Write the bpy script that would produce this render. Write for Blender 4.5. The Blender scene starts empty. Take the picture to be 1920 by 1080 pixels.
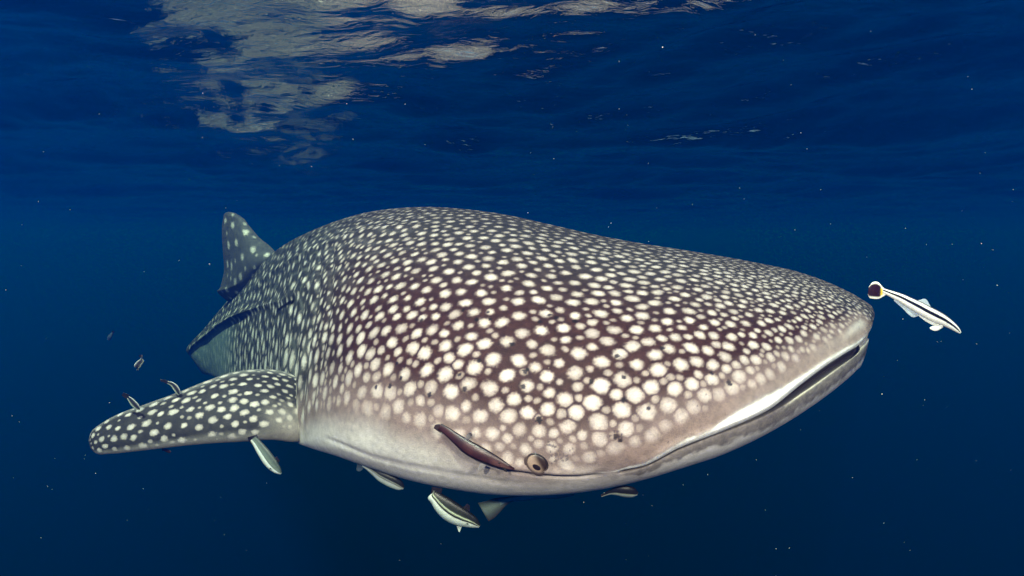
import bpy, math, random
import numpy as np
from mathutils import Vector, Matrix

# ------------------------------------------------------------------ camera, light, exposure
scn = bpy.context.scene
COL = scn.collection
R = math.radians
DEPTH = 0.73                      # camera depth under the sea surface (surface at z = 0)
PITCH = R(5.4)                    # camera looks slightly down
FPX = 1920 * 20.0 / 36.0
CAM = np.array([0.0, 0.0, -DEPTH])
AX = np.array([1.0, 0.0, 0.0])
AU = np.array([0.0, math.sin(PITCH), math.cos(PITCH)])
AF = np.array([0.0, math.cos(PITCH), -math.sin(PITCH)])

cd = bpy.data.cameras.new("camera")
cam = bpy.data.objects.new("camera", cd)
COL.objects.link(cam)
cd.lens = 20.0; cd.sensor_width = 36.0
cd.clip_start = 0.02; cd.clip_end = 500
cam.location = CAM
cam.rotation_euler = (math.pi / 2 - PITCH, 0, 0)
scn.camera = cam

SUN_EL, SUN_AZ = 66.0, 200.0
w = bpy.data.worlds.new("World"); scn.world = w; w.use_nodes = True
nt = w.node_tree
sky = nt.nodes.new("ShaderNodeTexSky"); sky.sky_type = 'NISHITA'; sky.sun_disc = False
sky.sun_elevation = R(SUN_EL); sky.sun_rotation = R(SUN_AZ)
bg = nt.nodes["Background"]; bg.inputs["Strength"].default_value = 0.08
nt.links.new(sky.outputs[0], bg.inputs[0])

sl = bpy.data.lights.new("sun", 'SUN'); sl.energy = 4.4; sl.angle = R(0.5); sl.color = (1.0, 0.97, 0.92)
sl.color = (1.0, 0.99, 0.95); so = bpy.data.objects.new("sun", sl); COL.objects.link(so)
az = R(SUN_AZ)
sd = Vector((math.sin(az) * math.cos(R(SUN_EL)), math.cos(az) * math.cos(R(SUN_EL)), math.sin(R(SUN_EL))))
so.rotation_euler = sd.to_track_quat('Z', 'Y').to_euler()

# the photographer's two flash strobes, on arms beside and behind the camera
def strobe(loc, target, power):
    l = bpy.data.lights.new("flash_strobe", 'SPOT'); l.energy = power
    l.spot_size = R(118); l.spot_blend = 1.0; l.shadow_soft_size = 0.07; l.color = (1.0, 0.80, 0.755)
    o = bpy.data.objects.new("flash_strobe", l); COL.objects.link(o)
    o.location = loc
    o.rotation_euler = (Vector(loc) - Vector(target)).to_track_quat('Z', 'Y').to_euler()
strobe((-0.62, -0.10, -0.30), (-0.75, 2.4, -0.78), 240)
strobe((0.75, -0.06, -0.42), (0.75, 2.2, -0.78), 178)

scn.view_settings.view_transform = 'Standard'
scn.view_settings.look = 'None'
scn.view_settings.exposure = 0.40
scn.view_settings.gamma = 1.0
scn.view_settings.use_curve_mapping = False
try:
    scn.cycles.volume_bounces = 0
    scn.cycles.max_bounces = 6
    scn.cycles.transparent_max_bounces = 16
    scn.cycles.use_denoising = True
except Exception:
    pass

# ------------------------------------------------------------------ helpers
def P(u, v, D):
    """point at depth D that the photograph shows at (u, v)"""
    u = np.asarray(u, float); v = np.asarray(v, float); D = np.asarray(D, float)
    return CAM + (D * (u - 960) / FPX)[..., None] * AX + (D * (540 - v) / FPX)[..., None] * AU + D[..., None] * AF
def proj(p):
    q = p - CAM
    D = q @ AF
    return 960 + FPX * (q @ AX) / D, 540 - FPX * (q @ AU) / D, D

def nrm(v):
    return v / np.maximum(np.linalg.norm(v, axis=-1, keepdims=True), 1e-12)

def pchip(x, y, xn):
    x = np.asarray(x, float); y = np.asarray(y, float)
    if y.ndim == 1: return pchip(x, y[:, None], xn)[:, 0]
    h = np.diff(x)[:, None]; d = np.diff(y, axis=0) / h
    m = np.zeros_like(y)
    w1 = 2 * h[1:] + h[:-1]; w2 = h[1:] + 2 * h[:-1]
    same = d[:-1] * d[1:] > 0
    with np.errstate(divide='ignore', invalid='ignore'):
        hm = (w1 + w2) / (w1 / d[:-1] + w2 / d[1:])
    m[1:-1] = np.where(same, np.nan_to_num(hm), 0)
    m[0] = d[0]; m[-1] = d[-1]
    i = np.clip(np.searchsorted(x, xn, side='right') - 1, 0, len(x) - 2)
    t = ((xn - x[i]) / (x[i + 1] - x[i]))[:, None]; hh = (x[i + 1] - x[i])[:, None]
    t2, t3 = t * t, t ** 3
    return (2*t3 - 3*t2 + 1) * y[i] + (t3 - 2*t2 + t) * hh * m[i] + (-2*t3 + 3*t2) * y[i+1] + (t3 - t2) * hh * m[i+1]

def crom(x, y, xn):
    """C1 cubic through all knots (finite-difference tangents)"""
    x = np.asarray(x, float); y = np.asarray(y, float)
    if y.ndim == 1: return crom(x, y[:, None], xn)[:, 0]
    m = np.gradient(y, x, axis=0)
    i = np.clip(np.searchsorted(x, xn, side='right') - 1, 0, len(x) - 2)
    hh = (x[i + 1] - x[i])[:, None]; t = (xn - x[i])[:, None] / hh
    t2, t3 = t * t, t ** 3
    return (2*t3 - 3*t2 + 1) * y[i] + (t3 - 2*t2 + t) * hh * m[i] + (-2*t3 + 3*t2) * y[i+1] + (t3 - t2) * hh * m[i+1]

def smooth(a, b, x):
    t = np.clip((x - a) / (b - a), 0, 1)
    return t * t * (3 - 2 * t)

_rs = np.random.RandomState(5)
_LAT = _rs.rand(32, 32, 32).astype(np.float32)
def vnoise(p, scale, off=0.0):
    """smooth value noise in 0..1 over 3-D points"""
    q = np.asarray(p) * scale + off
    i = np.floor(q).astype(int); f = q - i
    f = f * f * (3 - 2 * f)
    r = 0
    for dx in (0, 1):
        wx = f[..., 0] if dx else 1 - f[..., 0]
        for dy in (0, 1):
            wy = f[..., 1] if dy else 1 - f[..., 1]
            for dz in (0, 1):
                wz = f[..., 2] if dz else 1 - f[..., 2]
                r = r + wx * wy * wz * _LAT[(i[..., 0] + dx) & 31, (i[..., 1] + dy) & 31, (i[..., 2] + dz) & 31]
    return r
def fbm(p, scale, octs=3, off=0.0):
    r = 0; a = 0.5; n = 0
    for k in range(octs):
        r = r + a * vnoise(p, scale * 2.03 ** k, off + 7.7 * k); n += a; a *= 0.5
    return r / n

def mesh_obj(name, verts, quads, mat, parent=None, col=None, tris=None, loc=None, smooth_shade=True):
    """one mesh object from numpy arrays; optional linear RGB per vertex in the attribute 'skin'"""
    me = bpy.data.meshes.new(name)
    verts = np.asarray(verts, np.float32)
    if loc is not None: verts = verts - np.asarray(loc, np.float32)
    quads = np.asarray(quads, np.int32).reshape(-1, 4)
    tris = np.zeros((0, 3), np.int32) if tris is None else np.asarray(tris, np.int32).reshape(-1, 3)
    nl = quads.size + tris.size
    me.vertices.add(len(verts)); me.vertices.foreach_set("co", verts.ravel())
    me.loops.add(nl)
    me.loops.foreach_set("vertex_index", np.concatenate([quads.ravel(), tris.ravel()]))
    nf = len(quads) + len(tris)
    me.polygons.add(nf)
    st = np.concatenate([np.arange(len(quads)) * 4, quads.size + np.arange(len(tris)) * 3]).astype(np.int32)
    me.polygons.foreach_set("loop_start", st)
    me.polygons.foreach_set("use_smooth", np.full(nf, smooth_shade))
    me.update(calc_edges=True); me.validate()
    if col is not None:
        a = me.color_attributes.new("skin", 'FLOAT_COLOR', 'POINT')
        c = np.ones((len(verts), 4), np.float32); c[:, :3] = col
        a.data.foreach_set("color", c.ravel())
    o = bpy.data.objects.new(name, me); COL.objects.link(o)
    if mat: me.materials.append(mat)
    if loc is not None: o.location = loc
    if parent is not None:
        o.parent = parent
        o.matrix_parent_inverse = Matrix.Identity(4)
        if loc is not None: o.location = Vector(np.asarray(loc, float)) - parent.location
        else: o.location = -parent.location
    return o

def empty(name, loc, label=None, cat=None, group=None):
    o = bpy.data.objects.new(name, None); COL.objects.link(o)
    o.location = Vector(np.asarray(loc, float)); o.empty_display_size = 0.1
    return tag(o, label, cat, group)
def tag(o, label=None, cat=None, group=None, kind=None):
    if label: o["label"] = label
    if cat: o["category"] = cat
    if group: o["group"] = group
    if kind: o["kind"] = kind
    return o

def grid_quads(nu, nv, closed=True):
    i = np.arange(nu - 1)[:, None]; j = np.arange(nv if closed else nv - 1)[None, :]
    j2 = (j + 1) % nv
    return np.stack([i * nv + j, i * nv + j2, (i + 1) * nv + j2, (i + 1) * nv + j], -1).reshape(-1, 4)

def srgb(r, g, b):
    c = np.array([r, g, b]) / 255.0
    return np.where(c <= 0.04045, c / 12.92, ((c + 0.055) / 1.055) ** 2.4)

# ------------------------------------------------------------------ materials
def skin_material(name, rough=0.5, spec=0.3, bump=0.25, nscale=260, var=0.18):
    m = bpy.data.materials.new(name); m.use_nodes = True
    n = m.node_tree.nodes; l = m.node_tree.links
    b = n["Principled BSDF"]
    at = n.new("ShaderNodeAttribute"); at.attribute_name = "skin"
    tc = n.new("ShaderNodeTexCoord")
    no = n.new("ShaderNodeTexNoise"); no.inputs["Scale"].default_value = nscale; no.inputs["Detail"].default_value = 4
    n2 = n.new("ShaderNodeTexNoise"); n2.inputs["Scale"].default_value = nscale * 0.2; n2.inputs["Detail"].default_value = 5
    l.new(tc.outputs["Object"], no.inputs["Vector"]); l.new(tc.outputs["Object"], n2.inputs["Vector"])
    ad = n.new("ShaderNodeMath"); ad.operation = 'ADD'
    l.new(no.outputs["Fac"], ad.inputs[0]); l.new(n2.outputs["Fac"], ad.inputs[1])
    mr = n.new("ShaderNodeMapRange"); mr.inputs["From Min"].default_value = 0.7; mr.inputs["From Max"].default_value = 1.3
    mr.inputs["To Min"].default_value = 1 - var; mr.inputs["To Max"].default_value = 1 + var
    l.new(ad.outputs[0], mr.inputs["Value"])
    mx = n.new("ShaderNodeMixRGB"); mx.blend_type = 'MULTIPLY'; mx.inputs[0].default_value = 1
    l.new(at.outputs["Color"], mx.inputs[1]); l.new(mr.outputs[0], mx.inputs[2])
    l.new(mx.outputs[0], b.inputs["Base Color"])
    b.inputs["Roughness"].default_value = rough
    b.inputs["Specular IOR Level"].default_value = spec
    bp = n.new("ShaderNodeBump"); bp.inputs["Strength"].default_value = bump; bp.inputs["Distance"].default_value = 0.004
    l.new(ad.outputs[0], bp.inputs["Height"]); l.new(bp.outputs[0], b.inputs["Normal"])
    return m
def plain(name, c, rough=0.5, spec=0.3):
    m = bpy.data.materials.new(name); m.use_nodes = True
    n = m.node_tree.nodes; l = m.node_tree.links; b = n["Principled BSDF"]
    no = n.new("ShaderNodeTexNoise"); no.inputs["Scale"].default_value = 180
    mr = n.new("ShaderNodeMapRange"); mr.inputs["To Min"].default_value = 0.75; mr.inputs["To Max"].default_value = 1.25
    l.new(no.outputs["Fac"], mr.inputs["Value"])
    mx = n.new("ShaderNodeMixRGB"); mx.blend_type = 'MULTIPLY'; mx.inputs[0].default_value = 1
    mx.inputs[1].default_value = (*c, 1); l.new(mr.outputs[0], mx.inputs[2])
    l.new(mx.outputs[0], b.inputs["Base Color"])
    b.inputs["Roughness"].default_value = rough; b.inputs["Specular IOR Level"].default_value = spec
    return m
M_SHARK = skin_material("shark_skin", 0.5, 0.08, 0.35, 230, 0.20)
M_FISH = skin_material("fish_skin", 0.35, 0.45, 0.15, 400, 0.14)

# ------------------------------------------------------------------ sea surface, seen from below
def sea_surface():
    nr, na = 760, 1300
    r = 0.25 * (110 / 0.25) ** (np.linspace(0, 1, nr) ** 0.92)
    a = np.linspace(-1, 1, na + 1)[:-1]
    ang = a * math.pi * (0.26 + 0.74 * np.abs(a) ** 3)        # most columns ahead of the camera
    X = r[:, None] * np.sin(ang)[None]; Y = r[:, None] * np.cos(ang)[None]
    rs = np.random.RandomState(SEED_WAVES)
    pts = np.stack([X, Y, np.zeros_like(X)], -1)
    wx = X + 0.22 * (fbm(pts, 1.3, 2) - .5); wy = Y + 0.30 * (fbm(pts, 1.1, 2, 31.) - .5)
    Z = np.zeros_like(X)
    for lam0, lam1, n, slope in ((2.2, 5.0, 7, 0.05), (0.8, 2.0, 12, 0.09), (0.32, 0.75, 18, 0.10), (0.13, 0.30, 22, 0.06)):
        for k in range(n):
            lam = lam0 * (lam1 / lam0) ** rs.rand()
            th = R(12) + rs.normal(0, R(26))                  # crests lie mostly across the view
            kx, ky = math.sin(th) * 2 * math.pi / lam, math.cos(th) * 2 * math.pi / lam
            ph = rs.rand() * 6.283
            amp = slope / math.sqrt(n / 2) * lam / (2 * math.pi)
            cellr = np.maximum(r[:, None] * 0.0085, 1e-3)      # fade waves the mesh cannot carry
            fade = np.clip(1.4 - 3.0 * cellr / lam, 0, 1)
            Z += amp * fade * np.sin(kx * wx + ky * wy + ph)
    gust = 0.7 + 0.9 * fbm(pts, 0.6, 2, 11.)
    Z = Z * gust
    V = np.stack([X, Y, Z], -1).reshape(-1, 3)
    q = grid_quads(nr, na)
    c = np.array([[0, 0, Z[0].mean()]])
    V = np.concatenate([V, c]); ci = len(V) - 1
    j = np.arange(na)
    t = np.stack([np.full(na, ci), (j + 1) % na, j], -1)
    m = bpy.data.materials.new("water_underside"); m.use_nodes = True
    n = m.node_tree.nodes; l = m.node_tree.links
    n.remove(n["Principled BSDF"])
    tc = n.new("ShaderNodeTexCoord"); mp = n.new("ShaderNodeMapping"); mp.inputs["Scale"].default_value = (0.75, 1.5, 1)
    mp.inputs["Rotation"].default_value = (0, 0, R(-10))
    l.new(tc.outputs["Object"], mp.inputs[0])
    no = n.new("ShaderNodeTexNoise"); no.inputs["Scale"].default_value = 15; no.inputs["Detail"].default_value = 4; no.inputs["Distortion"].default_value = .6
    l.new(mp.outputs[0], no.inputs["Vector"])
    bp = n.new("ShaderNodeBump"); bp.inputs["Strength"].default_value = 0.6; bp.inputs["Distance"].default_value = 0.011
    l.new(no.outputs["Fac"], bp.inputs["Height"])
    fr = n.new("ShaderNodeFresnel"); fr.inputs["IOR"].default_value = 1.33
    gl = n.new("ShaderNodeBsdfGlossy"); gl.inputs["Roughness"].default_value = 0.02; gl.inputs["Color"].default_value = (1, 1, 1, 1)
    tr = n.new("ShaderNodeBsdfTransparent"); mx = n.new("ShaderNodeMixShader")
    l.new(bp.outputs[0], fr.inputs["Normal"]); l.new(bp.outputs[0], gl.inputs["Normal"])
    l.new(fr.outputs[0], mx.inputs[0]); l.new(tr.outputs[0], mx.inputs[1]); l.new(gl.outputs[0], mx.inputs[2])
    l.new(mx.outputs[0], n["Material Output"].inputs["Surface"])
    o = mesh_obj("sea_surface", V, q[:, ::-1], m, tris=t[:, ::-1])
    # normals must point up, into the air
    if o.data.polygons[1000].normal.z < 0: o.data.flip_normals()
    return tag(o, "rippled underside of the sea surface mirroring the shark and the deep", kind="structure")
SEED_WAVES = 8
sea_surface()

# sea water: the even, blue body of water round everything
def sea_water():
    x, y0, y1, z0, z1 = 120, -120, 120, -70, 0.5
    v = [(-x, y0, z0), (x, y0, z0), (x, y1, z0), (-x, y1, z0), (-x, y0, z1), (x, y0, z1), (x, y1, z1), (-x, y1, z1)]
    f = [(0, 3, 2, 1), (4, 5, 6, 7), (0, 1, 5, 4), (1, 2, 6, 5), (2, 3, 7, 6), (3, 0, 4, 7)]
    m = bpy.data.materials.new("sea_water"); m.use_nodes = True
    n = m.node_tree.nodes; l = m.node_tree.links; n.remove(n["Principled BSDF"])
    pv = n.new("ShaderNodeVolumePrincipled")
    pv.inputs["Color"].default_value = (0.0, 0.044, 0.44, 1)
    pv.inputs["Absorption Color"].default_value = (0.36, 0.74, 0.84, 1)
    pv.inputs["Density"].default_value = 0.20
    pv.inputs["Anisotropy"].default_value = 0.65
    l.new(pv.outputs[0], n["Material Output"].inputs["Volume"])
    o = mesh_obj("haze", v, f, m, smooth_shade=False)
    return tag(o, "clear blue sea water that thickens to dark blue with distance", kind="stuff")
sea_water()

# ------------------------------------------------------------------ lofted bodies
def loft(T, B, DT, DB, HF, HB, gam, NU, NF, NB, us=None, interp=crom):
    """rings from edge T to edge B with a bulge towards the viewer (HF) and away (HB).
       returns grid (NU, NF+NB, 3), ring coordinate k, across coordinate w of the front part"""
    T = np.asarray(T, float); B = np.asarray(B, float); K = len(T)
    T3 = P(T[:, 0], T[:, 1], np.asarray(DT, float)); B3 = P(B[:, 0], B[:, 1], np.asarray(DB, float))
    C = (T3 + B3) / 2
    s = np.concatenate([[0], np.cumsum(np.maximum(np.linalg.norm(np.diff(C, axis=0), axis=1), 1e-3) ** 0.9)])
    kk = np.arange(K, dtype=float)
    sn = np.linspace(0, s[-1], NU) if us is None else us
    t3 = interp(s, T3, sn); b3 = interp(s, B3, sn)
    hf = np.maximum(interp(s, np.asarray(HF, float), sn), 1e-4); hb = np.maximum(interp(s, np.asarray(HB, float), sn), 1e-4)
    g = interp(s, np.asarray(gam, float), sn); kf = np.interp(sn, s, kk)
    a = t3 - b3; c = (t3 + b3) / 2
    bdir = nrm(CAM - c)
    return t3, b3, hf, hb, g, kf, bdir

def ring_points(t3, b3, h, g, bdir, w, sign=1.0, power=0.5):
    """w: (NU,N) position from T (0) to B (1)"""
    wc = np.clip(w, 0, 1)
    f = np.maximum(4 * wc ** g[:, None] * (1 - wc ** g[:, None]), 0) ** power
    base = t3[:, None] * (1 - wc)[..., None] + b3[:, None] * wc[..., None]
    # the back slopes away: pull the middle of the ring towards the near edge
    sag = ((t3 - b3) * -bdir).sum(-1)
    return base + (sign * h[:, None] * f + sag[:, None] * wc * (1 - wc) * .9)[..., None] * bdir[:, None]

# ================================================================== WHALE SHARK
# ring controls: T = far/upper edge, B = belly edge, (depths), bulges; MU/ML = upper and lower lip in pixels
RG = [  # Tu,  Tv,   DT,   Bu,   Bv,   DB,   HF,   HB,  g,    MU(u,v)      ML(u,v)
    (1634, 601, 2.34, 1621, 648, 2.31, .006, .010, 1.0, (1632, 612), (1624, 634)),
    (1640, 592, 2.36, 1624, 660, 2.30, .040, .040, 1.0, (1632, 615), (1623, 636)),
    (1637, 579, 2.39, 1618, 678, 2.26, .080, .075, 1.0, (1620, 632), (1613, 643)),
    (1612, 559, 2.45, 1604, 696, 2.20, .130, .12, 1.0, (1592, 650), (1588, 664)),
    (1570, 537, 2.52, 1575, 722, 2.14, .170, .16, 1.05, (1558, 669), (1553, 687)),
    (1500, 511, 2.60, 1512, 768, 2.06, .215, .22, 1.1, (1500, 711), (1497, 731)),
    (1430, 495, 2.66, 1440, 811, 1.99, .250, .28, 1.2, (1430, 764), (1428, 774)),
    (1350, 480, 2.72, 1358, 849, 1.95, .275, .34, 1.25, (1350, 800), (1350, 805)),
    (1270, 467, 2.78, 1275, 876, 1.92, .290, .40, 1.3, (1270, 832), (1270, 837)),
    (1200, 456, 2.84, 1200, 898, 1.92, .300, .45, 1.35, (1205, 868), (1205, 873)),
    (1120, 441, 2.90, 1110, 916, 1.93, .310, .48, 1.4, None, None),
    (1040, 423, 2.96, 1030, 924, 1.96, .320, .50, 1.4, None, None),
    (950, 403, 3.02, 930, 923, 2.00, .325, .52, 1.4, None, None),
    (870, 392, 3.12, 840, 911, 2.06, .330, .52, 1.4, None, None),
    (800, 388, 3.24, 760, 894, 2.14, .335, .50, 1.35, None, None),
    (740, 391, 3.38, 690, 872, 2.23, .335, .48, 1.3, None, None),
    (685, 399, 3.54, 630, 852, 2.34, .330, .46, 1.25, None, None),
    (635, 413, 3.72, 585, 839, 2.50, .310, .44, 1.2, None, None),
    (595, 428, 3.90, 556, 829, 2.72, .290, .42, 1.15, None, None),
    (560, 444, 4.15, 532, 815, 3.02, .28, .40, 1.1, None, None),
    (530, 461, 4.45, 512, 792, 3.42, .275, .38, 1.1, None, None),
    (497, 487, 4.85, 485, 765, 3.90, .27, .34, 1.1, None, None),
    (460, 526, 5.30, 452, 738, 4.45, .25, .30, 1.1, None, None),
    (422, 569, 5.75, 422, 716, 5.10, .21, .25, 1.1, None, None),
    (384, 615, 6.20, 400, 706, 5.80, .16, .20, 1.0, None, None),
    (350, 660, 6.60, 380, 698, 6.50, .10, .13, 1.0, None, None),
    (400, 650, 7.2, 420, 686, 7.15, .08, .10, 1.0, None, None),
    (480, 640, 7.8, 495, 672, 7.75, .08, .08, 1.0, None, None),
    (560, 632, 8.2, 570, 660, 8.2, .05, .05, 1.0, None, None),
]
K = len(RG)
KC = 9.35                       # ring coordinate of the mouth corner
T = [(r[0], r[1]) for r in RG]; B = [(r[3], r[4]) for r in RG]
NU, NF_U, NF_M, NF_L, NB = 1150, 470, 18, 130, 60
Tn = np.array(T, float); Bn = np.array(B, float)
# lip positions as fractions from T to B in 3-D
def w_of(r, m):
    t3 = P(r[0], r[1], r[2]); b3 = P(r[3], r[4], r[5]); ww = np.linspace(0, 1, 400)
    tt = t3[None] * (1 - ww)[:, None] + b3[None] * ww[:, None]
    bd = nrm(CAM - (t3 + b3) / 2)
    f = np.sqrt(np.maximum(4 * ww ** r[8] * (1 - ww ** r[8]), 0)) * r[6]
    u_, v_, _ = proj(tt + f[:, None] * bd)
    return ww[np.argmin(np.abs(v_ - m[1]))]
wmu, wml = [], []
for i, r in enumerate(RG):
    if r[9]:
        wmu.append(w_of(r, r[9])); wml.append(max(w_of(r, r[10]), wmu[-1] + .006))
    else:
        t = min(1.0, (i - 9) / 5.0)
        a0 = wmu[9]; wmu.append(a0 * (1 - t) + 0.86 * t); wml.append(wmu[-1] + .02)
C3 = (P(Tn[:, 0], Tn[:, 1], np.array([r[2] for r in RG])) + P(Bn[:, 0], Bn[:, 1], np.array([r[5] for r in RG]))) / 2
seg = np.linalg.norm(np.diff(C3, axis=0), axis=1)
S = np.concatenate([[0], np.cumsum(np.maximum(seg, 1e-3) ** 0.9)])
# denser rings over the head
dens = np.interp(np.arange(K), [0, 4, 9, 18, 21, 28], [2.2, 1.5, 1.0, 1.25, .7, .3])
fine = np.linspace(0, S[-1], 4000); dd = np.interp(fine, S, dens); cd_ = np.cumsum(dd); cd_ = (cd_ - cd_[0]) / (cd_[-1] - cd_[0])
us = np.interp(np.linspace(0, 1, NU), cd_, fine)
t3, b3, hf, hb, gg, kf, bdir = loft(T, B, [r[2] for r in RG], [r[5] for r in RG], [r[6] for r in RG], [r[7] for r in RG], [r[8] for r in RG], NU, 0, 0, us)
WMU = pchip(np.arange(K), np.array(wmu), kf); WML = pchip(np.arange(K), np.array(wml), kf)
def half(n, lo_round, hi_round):
    t = np.linspace(0, 1, n)
    if lo_round and not hi_round: return 1 - np.cos(t * math.pi / 2)
    if hi_round and not lo_round: return np.sin(t * math.pi / 2)
    return t
tu = (1 - np.cos(np.linspace(0, 1, NF_U) * 2.35)) / (1 - math.cos(2.35))
tu = tu / tu[-1]
tl = half(NF_L, False, True)
W = np.concatenate([WMU[:, None] * tu[None], WMU[:, None] + (WML - WMU)[:, None] * (np.arange(1, NF_M + 1) / (NF_M + 1))[None],
                    WML[:, None] + (1 - WML)[:, None] * tl[None]], 1)
F = ring_points(t3, b3, hf, gg, bdir, W)
hgt = np.linalg.norm(t3 - b3, axis=1)
HB_T = np.linalg.norm(t3 - b3, axis=1)
# lips, mouth cavity, jaw set back under the upper lip
A = smooth(KC, KC - 1.2, kf)                                   # mouth opens forward of the corner
A2 = smooth(KC + .15, KC - .05, kf)
dU = (WMU[:, None] - W) * hgt[:, None]                          # metres above the upper lip edge
dL = (W - WML[:, None]) * hgt[:, None]
roll = 0.020
x = np.clip(1 - dU[:, :NF_U] / roll, 0, 1)
push = np.zeros_like(W)
push[:, :NF_U] -= A2[:, None] * 0.010 * (1 - np.sqrt(np.maximum(1 - x * x, 0)))
lipb = np.exp(-((kf - 6.3) / .8) ** 2)
push[:, :NF_U] += A[:, None] * (0.010 + .010 * lipb[:, None]) * np.exp(-((dU[:, :NF_U] - .022) / .020) ** 2)   # swollen lip band
jm = np.arange(1, NF_M + 1) / (NF_M + 1)
cav = np.sin(jm * math.pi) ** 0.5
gapm = (WML - WMU) * hgt
A2c = smooth(2.2, 3.2, kf)
cdep = A2c * (0.010 * A2 + 0.10 * smooth(0.006, .02, gapm) * A)
push[:, NF_U:NF_U + NF_M] -= (A2[:, None] * .010) + cdep[:, None] * cav[None]
x = np.clip(1 - dL[:, NF_U + NF_M:] / 0.022, 0, 1)
push[:, NF_U + NF_M:] -= A2[:, None] * 0.010 * (1 - np.sqrt(np.maximum(1 - x * x, 0)))
push[:, NF_U + NF_M:] -= A[:, None] * 0.007 * np.exp(-(dL[:, NF_U + NF_M:] / .05) ** 2)
push *= (.25 + .75 * smooth(0, 3, kf))[:, None]
F = F + push[..., None] * bdir[:, None]
rear_dir = nrm((F[260].mean(0) - F[0].mean(0)))
tipo = smooth(3.2, 1.2, kf)                                     # the mouth opens right round the front of the snout
F[:, NF_U:NF_U + NF_M] += (0.012 * tipo[:, None] * cav[None])[..., None] * rear_dir
wmid = ((WMU + WML) / 2)[:, None]
F += (0.030 * tipo[:, None] * np.exp(-((W - wmid) * hgt[:, None] / .016) ** 2))[..., None] * rear_dir * 1.35

# surface look-up: feature positions on the skin
def surf_uv():
    return proj(F)
PU, PV, PD = surf_uv()
Su, Sv = np.gradient(F, axis=0), np.gradient(F, axis=1)
FN = nrm(np.cross(Su, Sv))
if (FN[500, 300] @ (CAM - F[500, 300])) < 0: FN = -FN
def at_skin(u, v):
    d = (PU - u) ** 2 + (PV - v) ** 2 + 1e4 * ((FN * (CAM - F)).sum(-1) < 0)
    i, j = np.unravel_index(np.argmin(d), d.shape)
    return i, j
def skin_curve(pix):
    """pixel polyline -> (ring coordinate, across) on the skin"""
    q = [at_skin(*p) for p in pix]
    k = np.array([kf[i] for i, j in q]); ww = np.array([W[i, j] for i, j in q])
    o = np.argsort(k); return k[o], ww[o]

KF = np.broadcast_to(kf[:, None], W.shape)
NFR = W.shape[1]
# folds in the skin
def fold(pix, depth, width, k0=None):
    k, ww = skin_curve(pix)
    wl = np.interp(kf, k, ww)
    end = smooth(k[0] - .05, k[0] + .7, kf) * smooth(k[-1] + .05, k[-1] - .7, kf)
    d = (W - wl[:, None]) * hgt[:, None]
    return d, end
push2 = np.zeros_like(W)
d, e = fold([(900, 862), (960, 884), (1040, 893), (1090, 893), (1135, 889)], .01, .01)
EYEF = (d, e)
push2 -= e[:, None] * (0.016 * np.exp(-(d / 0.008) ** 2)) 
push2 += e[:, None] * 0.010 * np.exp(-((d + .022) / 0.018) ** 2)
d, e = fold([(600, 818), (700, 858), (800, 880), (900, 897), (1000, 908)], .01, .01)
push2 -= e[:, None] * 0.003 * np.exp(-(d / 0.016) ** 2)
# lengthwise ridges on the back behind the head
d, e = fold([(345, 672), (400, 625), (460, 590), (530, 566), (600, 520)], 0, 0)
RIDGE = (d, e)
push2 += (e * (.25 + .75 * smooth(20.6, 22.4, kf)))[:, None] * 0.05 * np.exp(-(np.abs(d - 0.0) / np.where(d > 0, 0.028, 0.07)) ** 1.4)
d, e = fold([(455, 560), (520, 505), (600, 462), (700, 432), (820, 425)], 0, 0)
push2 += e[:, None] * 0.012 * np.exp(-(np.abs(d) / 0.04) ** 1.5)
# gill folds
for g_, (kc, amp) in enumerate(((17.1, .010), (17.8, .012), (18.5, .012), (19.1, .012))):
    wob = kc + 0.12 * np.sin(W * 9 + g_) + .25 * (W - .5)
    push2 -= amp * np.exp(-((KF - wob) / .10) ** 2) * smooth(.12, .3, W) * smooth(.95, .75, W)
# neck pleats where fin joins
push2 -= 0.006 * np.sin((KF * 9.0) + 6 * W) * smooth(16.8, 18, KF) * smooth(22, 20, KF) * smooth(.45, .7, W) * smooth(1, .9, W)
F = F + push2[..., None] * FN
# soft unevenness of a living body
F = F + (0.010 * (fbm(F, 3.1, 2) - .5) * smooth(.01, .15, W) * smooth(1, .93, W))[..., None] * FN

WB = 1 - (1 - np.cos(np.linspace(0, math.pi, NB + 2)[1:-1])) / 2
Bk = ring_points(t3, b3, hb, np.ones(NU), bdir, np.broadcast_to(WB[None], (NU, NB)), sign=-1)
inb = smooth(WMU[:, None] - .05, WMU[:, None] + .03, WB[None]) * smooth(WML[:, None] + .05, WML[:, None] - .03, WB[None])

Bk = Bk + (0.030 * tipo[:, None] * np.exp(-((WB[None] - wmid) * hgt[:, None] / .020) ** 2))[..., None] * rear_dir
G = np.concatenate([F, Bk], 1)
NV = G.shape[1]

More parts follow.
